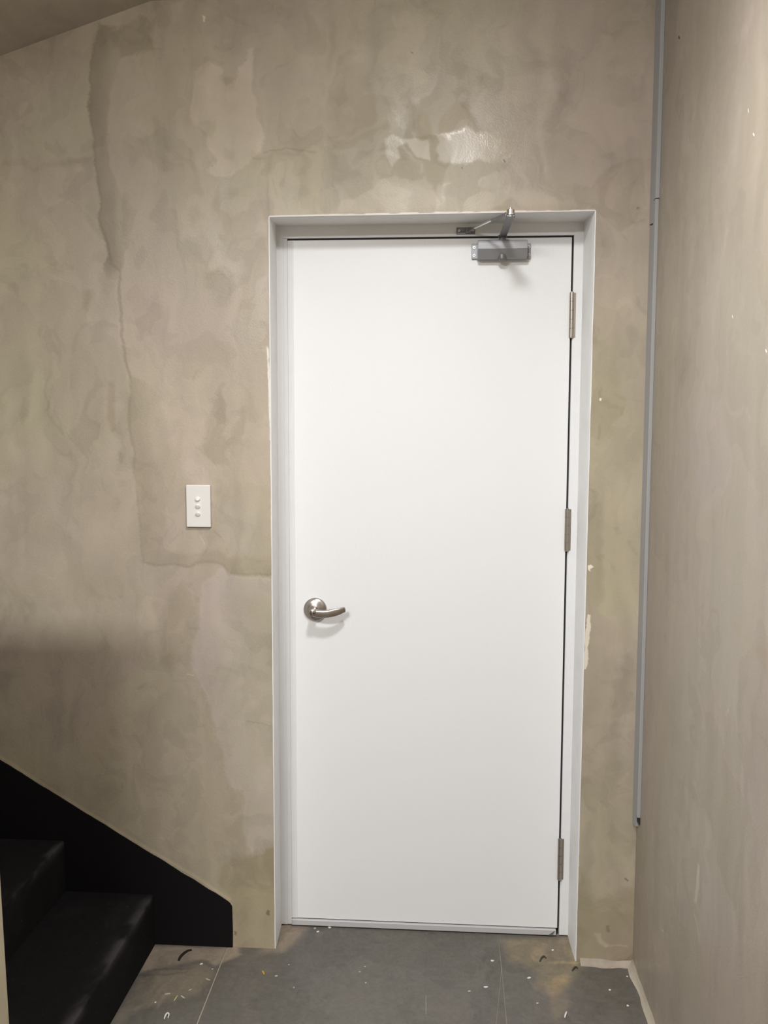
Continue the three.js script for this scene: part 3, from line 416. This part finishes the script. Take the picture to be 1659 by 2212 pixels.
// ---------------------------------------------------------------- door closer
{
  const cl = thing('door_closer', 'grey surface-mounted door closer with folding arm near the top hinge of the white door', 'door closer', [0.208, 2.020, -D]);
  // body: an extruded casting, flat front with a long chamfer below
  const pr = [[0, -0.021], [0, 0.026], [0.040, 0.026], [0.0445, 0.0225], [0.046, 0.018], [0.046, 0.0015], [0.030, -0.0205], [0.026, -0.0225], [0.004, -0.0225]];
  const bw = 0.0675, body = new THREE.ExtrudeGeometry(poly(pr.map(([z, y]) => [z, y])), { depth: bw * 2, bevelEnabled: true, bevelSize: 0.0012, bevelThickness: 0.0012, bevelSegments: 2, bevelOffset: -0.0012 });
  body.rotateY(-Math.PI / 2).translate(bw, 0, 0.0003);
  part('body', planarUV(body, metreUV(1)), M.alu, cl);
  for (const s of [-1, 1]) {
    const br = part('end_bracket', [rbox(s > 0 ? bw : -bw - 0.0175, s > 0 ? bw + 0.0135 : -bw, -0.019, 0.023, 0.0005, 0.0065, 0.002), rbox(s > 0 ? bw - 0.001 : -bw - 0.003, s > 0 ? bw + 0.003 : -bw + 0.001, -0.020, 0.024, 0.0005, 0.013, 0.0012)], M.alu, cl);
    for (const y of [-0.0095, 0.0125]) { const x = s > 0 ? bw + 0.0078 : -bw - 0.0105; const sc = part('screw', new THREE.CylinderGeometry(0.0042, 0.0048, 0.0024, 18).rotateX(Math.PI / 2).translate(x, y, 0.0075), M.screw, br); part('screw', new THREE.CylinderGeometry(0.0014, 0.0014, 0.0006, 8).rotateX(Math.PI / 2).translate(x, y, 0.0088), M.gap_shade, br); }
  }
  // spindle: cap under the body and square head on top
  part('spindle_cap', new THREE.LatheGeometry([[0.0, -0.030], [0.008, -0.030], [0.0115, -0.0275], [0.0125, -0.022], [0.0125, -0.012]].map(([r, y]) => new THREE.Vector2(r, y)), 28).translate(0, 0, 0.026), M.aluDark, cl);
  part('spindle', new THREE.CylinderGeometry(0.009, 0.0105, 0.014, 20).translate(0, 0.032, 0.026), M.aluDark, cl);
  // main arm, out to the elbow over the front of the wall
  const e = [0.006, 0.041, 0.241], a0 = [0, 0.038, 0.026];
  const bar = (p, q, w, t, r = 0.001) => { const P = new THREE.Vector3(...p), Q = new THREE.Vector3(...q), d = Q.clone().sub(P), L = d.length(); const g = new RoundedBoxGeometry(w, t, L, 2, r); const m = new THREE.Matrix4().lookAt(P, Q, new THREE.Vector3(0, 1, 0)); g.applyMatrix4(m); const c = P.clone().add(Q).multiplyScalar(0.5); return g.translate(c.x, c.y, c.z); };
  part('arm', [bar([0, 0.038, 0.014], [e[0], e[1], e[2] + 0.010], 0.0195, 0.005), new THREE.CylinderGeometry(0.0125, 0.0125, 0.006, 24).translate(...a0), new THREE.CylinderGeometry(0.0115, 0.0115, 0.0055, 24).translate(e[0], e[1] + 0.0002, e[2])], M.aluDark, cl);
  const el = part('elbow_pin', [new THREE.CylinderGeometry(0.0105, 0.0105, 0.013, 24).translate(e[0], e[1] + 0.010, e[2]), new THREE.CylinderGeometry(0.0132, 0.0132, 0.0035, 24).translate(e[0], e[1] + 0.0045, e[2]), new THREE.CylinderGeometry(0.0042, 0.0048, 0.006, 16).translate(e[0], e[1] + 0.0185, e[2])], M.chrome, cl);
  // forearm rod back to the shoe on the frame head
  const s0 = [-0.094, 0.0585, 0.010], f0 = [e[0], e[1] + 0.012, e[2]];
  const rod = (p, q, r) => { const P = new THREE.Vector3(...p), Q = new THREE.Vector3(...q), d = Q.clone().sub(P); const g = new THREE.CylinderGeometry(r, r, d.length(), 14); g.applyQuaternion(new THREE.Quaternion().setFromUnitVectors(new THREE.Vector3(0, 1, 0), d.clone().normalize())); const c = P.add(Q).multiplyScalar(0.5); return g.translate(c.x, c.y, c.z); };
  const lp = (t) => f0.map((v, i) => v + (s0[i] - v) * t);
  part('forearm', [rod(lp(0), lp(0.42), 0.0042)], M.aluDark, cl);
  part('bright_rod', [rod(lp(0.40), lp(0.86), 0.0031)], M.chrome, cl).userData.label = 'bright section of the forearm rod';  // chrome section where the rod looks bright
  part('forearm_end', [rod(lp(0.85), lp(1.0), 0.004)], M.aluDark, cl);
  const shoe = part('shoe', [rbox(-0.1285, -0.0755, 0.0505, 0.0695, 0.0012, 0.005, 0.0015), rbox(-0.103, -0.086, 0.053, 0.067, 0.004, 0.014, 0.002)], M.aluDark, cl);
  for (const x of [-0.1205, -0.0825]) part('screw', new THREE.CylinderGeometry(0.0036, 0.0042, 0.002, 16).rotateX(Math.PI / 2).translate(x, 0.060, 0.0056), M.screw, shoe);
}

// ---------------------------------------------------------------- light switch
{
  const [sx, sy] = onWall(430, 1093);
  const sw = thing('light_switch', 'white three-gang light switch on the plaster wall beside the door', 'light switch', [sx, sy, 0]);
  const pm = new THREE.MeshPhysicalMaterial({ color: new THREE.Color().setRGB(0.76, 0.74, 0.70), roughness: 0.35 });
  part('plate', rbox(-0.0345, 0.0345, -0.0595, 0.0595, 0.0008, 0.0085, 0.0022, 3), pm, sw);
  [[0.0205, 0.42], [-0.0005, -0.34], [-0.0225, -0.34]].forEach(([y, tilt]) => {
    const g = new THREE.LatheGeometry([[0, 0.0042], [0.0056, 0.004], [0.0069, 0.003], [0.0071, -0.002]].map(([r, z]) => new THREE.Vector2(r, z)), 28).rotateX(Math.PI / 2 - tilt).translate(-0.001, y, 0.0083);
    part('rocker', g, pm, sw);
  });
}

// ---------------------------------------------------------------- trunking in the corner
{
  const y = (py) => onWall(1395, py)[1];
  const tr = thing('cable_trunking', 'slim grey plastic cable trunking running up the wall corner', 'trunking', [XR, 0, 0]);
  const pv = new THREE.MeshPhysicalMaterial({ color: new THREE.Color().setRGB(0.335, 0.332, 0.33), roughness: 0.45 }), pv2 = new THREE.MeshPhysicalMaterial({ color: new THREE.Color().setRGB(0.30, 0.295, 0.29), roughness: 0.5 });
  const baseProf = [[0, 0.0006], [-0.0115, 0.0006], [-0.0115, 0.003], [-0.0075, 0.021], [0, 0.021]];
  const ext = (p, y0, y1) => planarUV(new THREE.ExtrudeGeometry(poly(p.map(([x, z]) => [x, -z])), { depth: y1 - y0, bevelEnabled: false }).rotateX(-Math.PI / 2).translate(0, y0, 0), metreUV(1));
  const lidProf = [[-0.0004, 0.0215], [-0.0078, 0.0215], [-0.0088, 0.024], [-0.0088, 0.0435], [-0.0065, 0.046], [-0.0004, 0.046]];
  const wide = (p, k) => p.map(([x, z]) => [x * k, z * k]);
  part('trunking_base', ext(baseProf, y(1779), y(489)), pv2, tr); part('trunking_base', ext(wide(baseProf, 1.12), y(486), CEIL - 0.001), pv2, tr);
  part('trunking_lid', ext(lidProf, y(1752), y(439.5)), pv, tr); part('trunking_lid', ext(wide(lidProf, 1.1), y(438.3), CEIL - 0.001), pv, tr);
  part('trunking_dark_core', ext([[-0.0006, 0.0205], [-0.0035, 0.0205], [-0.0035, 0.0445], [-0.0006, 0.0445]], y(1768), y(400)), M.gap_shade, tr);  // black core makes the lid joint and open lower end look dark
}

// ---------------------------------------------------------------- litter on the floor
{
  const chipMat = [new THREE.MeshStandardMaterial({ color: new THREE.Color().setRGB(0.62, 0.60, 0.56), roughness: 0.8 }), new THREE.MeshStandardMaterial({ color: new THREE.Color().setRGB(0.36, 0.34, 0.31), roughness: 0.9 })];
  const flake = (r, ax, s) => { const n = 7, pts = []; for (let i = 0; i < n; i++) { const a = i / n * 2 * Math.PI, q = r * (0.65 + 0.6 * vn(i * 1.7, s * 3.1, 12)); pts.push([Math.cos(a) * q * ax, Math.sin(a) * q]); } return planarUV(new THREE.ExtrudeGeometry(poly(pts), { depth: 0.0012, bevelEnabled: true, bevelSize: 0.0004, bevelThickness: 0.0004, bevelSegments: 1 }).rotateX(-Math.PI / 2), metreUV(1)); };
  const chips = [[1063, 2076, .0045, 1.6, 0], [1050, 2133, .0045, 1.7, 0], [1143, 2113, .0045, 1.6, 0], [1317, 2139, .0042, 1, 0], [1356, 2173, .0042, 1, 0], [1194, 2053, .004, 1.2, 0], [1161, 2168, .004, 1.3, 1], [1014, 2142, .0042, 1.5, 1], [712, 2004, .005, 1.3, 0], [680, 2006, .004, 1.4, 1], [687, 2013, .004, 1.3, 0], [788, 2089, .003, 1.2, 1], [790, 2124, .003, 1.2, 1], [777, 2100, .003, 1.3, 1], [635, 2134, .003, 1, 1], [624, 2085, .003, 1, 1], [435, 2083, .004, 1.4, 0], [597, 2109, .004, 1.6, 1], [459, 2094, .003, 1, 1], [1355, 2110, .003, 1, 0], [336, 2166, .003, 1, 0]];
  const own = { 0: 'white plaster chip on the floor sheet beside the wedge joint', 3: 'white plaster chip on the floor between the pier and the threshold dust', 4: 'white plaster chip on the floor near the long mortar line', 5: 'white plaster chip on the dusty threshold under the lowest hinge', 8: 'largest white plaster chip against the metal sill under the lever handle', 10: 'white plaster chip just in front of the metal sill under the lever handle', 9: 'greyish plaster chip close to the metal sill under the lever handle', 16: 'white plaster chip by the black rubber strip at the foot of the stairs', 17: 'greyish flat plaster chip beside the orange flake', 20: 'white plaster crumb next to the black first stair riser', 19: 'tiny white plaster crumb in the corner of the mortar smears' };
  chips.forEach(([px, py, r0, ax, m], i) => { const r = r0 * 0.72, [x, z] = onFloor(px, py); const o = new THREE.Mesh(flake(r, ax, i + 1), chipMat[m]); o.position.set(x, 0.0004, z); o.rotation.y = rnd() * 0.6; o.castShadow = o.receiveShadow = true; top(o, 'plaster_chip', own[i] || (m ? 'small greyish plaster chip lying on the dark floor' : 'small white plaster chip lying on the dark floor'), 'chip', { group: m ? 'greyish plaster chips on the floor' : 'white plaster chips on the floor' }); });
  // curled black scrap by the stairs, hooked scraps by the pier, slivers, a folded white scrap, an orange flake
  const strip = (pxs, w, t, mat, name, label, cat, lift = 0, extra) => { const pts = pxs.map(([a, b], i) => { const [x, z] = onFloor(a, b); return new THREE.Vector3(x, t / 2 + 0.0003 + lift * Math.sin(i / (pxs.length - 1) * Math.PI), z); }), c = new THREE.CatmullRomCurve3(pts), n = 14, V = [], idx = [];
    for (let i = 0; i <= n; i++) { const p = c.getPoint(i / n), tg = c.getTangent(i / n), s = new THREE.Vector3(-tg.z, 0, tg.x).normalize(), ww = w * (0.55 + 0.45 * Math.sin(Math.PI * Math.min(1, 0.12 + i / n * 0.9))) / 2; for (const [a, b] of [[1, 1], [-1, 1], [-1, -1], [1, -1]]) V.push(p.x + s.x * ww * a, p.y + b * t / 2, p.z + s.z * ww * a); }
    for (let i = 0; i < n; i++) for (let k = 0; k < 4; k++) { const a = i * 4 + k, b = i * 4 + (k + 1) % 4; idx.push(a, a + 4, b, b, a + 4, b + 4); } idx.push(0, 1, 2, 0, 2, 3, n * 4, n * 4 + 2, n * 4 + 1, n * 4, n * 4 + 3, n * 4 + 2);
    const g = new THREE.BufferGeometry(); g.setAttribute('position', new THREE.Float32BufferAttribute(V, 3)); g.setIndex(idx); const o = new THREE.Mesh(planarUV(toCreasedNormals(g, 0.6), metreUV(1)), mat); o.castShadow = o.receiveShadow = true; top(o, name, label, cat, extra); };
  const blk = new THREE.MeshStandardMaterial({ color: new THREE.Color().setRGB(0.012, 0.010, 0.008), roughness: 0.7 }), hook = new THREE.MeshStandardMaterial({ color: new THREE.Color().setRGB(0.05, 0.045, 0.038), roughness: 0.8 });
  strip([[386, 2076], [390, 2068], [398, 2060], [406, 2055], [414, 2053]], 0.008, 0.003, blk, 'rubber_strip', 'curled black rubber strip on the floor at the foot of the stairs', 'strip');
  strip([[1166, 2078], [1170, 2071], [1175, 2068], [1180, 2071]], 0.004, 0.003, hook, 'seal_scrap', 'dark hooked scrap on the dusty threshold in front of the door', 'scrap', 0.002);
  strip([[1236, 2098], [1240, 2093], [1244, 2091], [1248, 2093]], 0.004, 0.003, hook, 'seal_scrap', 'dark hooked scrap on the floor at the corner of the reveal', 'scrap', 0.002);
  const straw = new THREE.MeshStandardMaterial({ color: new THREE.Color().setRGB(0.44, 0.39, 0.2), roughness: 0.8 }), woodc = new THREE.MeshStandardMaterial({ color: new THREE.Color().setRGB(0.42, 0.39, 0.32), roughness: 0.8 });
  strip([[376, 2163], [380, 2157], [383, 2152]], 0.003, 0.002, straw, 'wood_sliver', 'yellowish wood sliver on the dark floor near the stairs', 'sliver', 0);
  const sl = { group: 'pale wood slivers on the floor near the stairs' };
  strip([[356, 2149], [362, 2148], [368, 2147]], 0.004, 0.002, woodc, 'wood_sliver', 'pale wood sliver on the dark floor near the stairs', 'sliver', 0, sl); strip([[391, 2152], [395, 2155], [399, 2157]], 0.0035, 0.002, woodc, 'wood_sliver', 'pale wood sliver on the dark floor near the stairs', 'sliver', 0, sl); strip([[408, 2141], [411, 2139], [414, 2138]], 0.0025, 0.002, woodc, 'wood_sliver', 'pale wood sliver on the dark floor near the stairs', 'sliver', 0, sl); strip([[445, 2115], [449, 2117], [454, 2118]], 0.003, 0.002, woodc, 'wood_sliver', 'pale wood sliver on the dark floor near the stairs', 'sliver', 0, sl);
  strip([[355, 2202], [358, 2196], [362, 2192], [365, 2194], [363, 2200]], 0.004, 0.0025, new THREE.MeshStandardMaterial({ color: new THREE.Color().setRGB(0.6, 0.58, 0.58), roughness: 0.7 }), 'tape_scrap', 'folded white tape scrap on the dark floor', 'scrap', 0.003);
  strip([[567, 2098], [569, 2102], [571, 2106]], 0.006, 0.0015, new THREE.MeshStandardMaterial({ color: new THREE.Color().setRGB(0.38, 0.22, 0.03), roughness: 0.8 }), 'paint_flake', 'orange paint flake on the dark floor', 'flake');
  strip([[1220, 2199], [1222, 2192], [1224, 2187]], 0.004, 0.0025, chipMat[0], 'plaster_sliver', 'white pointed plaster sliver on the dark floor in front of the pier', 'sliver');
}

// ---------------------------------------------------------------- ceiling lamps (above the frame)
{
  const shell = new THREE.MeshStandardMaterial({ color: new THREE.Color().setRGB(0.8, 0.8, 0.8), roughness: 0.5 });
  const lamp = thing('ceiling_light', 'round white ceiling light above the white door', 'light', [KEY.at[0], CEIL, KEY.at[1]]);
  part('base_ring', new THREE.LatheGeometry([[0, -0.0005], [0.125, -0.0005], [0.125, -0.016], [0.118, -0.02], [0.110, -0.02]].map(([r, y]) => new THREE.Vector2(r, y)).reverse(), 48), shell, lamp);
  part('diffuser', new THREE.LatheGeometry([[0.110, -0.019], [0.104, -0.030], [0.085, -0.041], [0.055, -0.047], [0.025, -0.0495], [0, -0.050]].map(([r, y]) => new THREE.Vector2(r, y)).reverse(), 48), new THREE.MeshStandardMaterial({ color: 0xffffff, roughness: 0.5, emissive: LAMP_COLOR, emissiveIntensity: KEY.glow }), lamp);
  const spot = new THREE.SpotLight(LAMP_COLOR, KEY.beam, 0, THREE.MathUtils.degToRad(KEY.angle), 1, 2); spot.name = 'lamp_beam'; spot.position.set(0, -0.062, 0); spot.target.position.set(0, -1, 0); spot.shadow.radius = KEY.soft; spot.castShadow = true; lamp.add(spot, spot.target);
  const pt = new THREE.PointLight(LAMP_COLOR, KEY.spill, 0, 2); pt.name = 'lamp_spill'; pt.position.set(0, -0.062, 0); pt.shadow.radius = 4; pt.castShadow = true; lamp.add(pt);
  const [w, d] = UNSEEN_PANEL.size, pan = thing('unseen_panel_light', 'unseen flat ceiling panel light placed out of view to light the lower wall', 'light', [UNSEEN_PANEL.at[0], CEIL, UNSEEN_PANEL.at[1]]);
  part('unseen_panel_frame', [box(-w / 2 - 0.012, w / 2 + 0.012, -0.03, -0.0005, -d / 2 - 0.012, -d / 2), box(-w / 2 - 0.012, w / 2 + 0.012, -0.03, -0.0005, d / 2, d / 2 + 0.012), box(-w / 2 - 0.012, -w / 2, -0.03, -0.0005, -d / 2, d / 2), box(w / 2, w / 2 + 0.012, -0.03, -0.0005, -d / 2, d / 2)], shell, pan);
  part('diffuser', box(-w / 2, w / 2, -0.028, -0.006, -d / 2, d / 2), new THREE.MeshStandardMaterial({ color: 0xffffff, roughness: 0.6, emissive: LAMP_COLOR, emissiveIntensity: UNSEEN_PANEL.glow }), pan);
  const ra = new THREE.RectAreaLight(LAMP_COLOR, UNSEEN_PANEL.level, w, d); ra.name = 'unseen_panel_glow'; ra.position.set(0, -0.034, 0); ra.lookAt(UNSEEN_PANEL.at[0], -5, UNSEEN_PANEL.at[1]); ra.rotation.set(-Math.PI / 2, 0, 0); pan.add(ra);  // light of the unseen panel, set for the lower door and left wall
}
renderer.render(scene, camera);
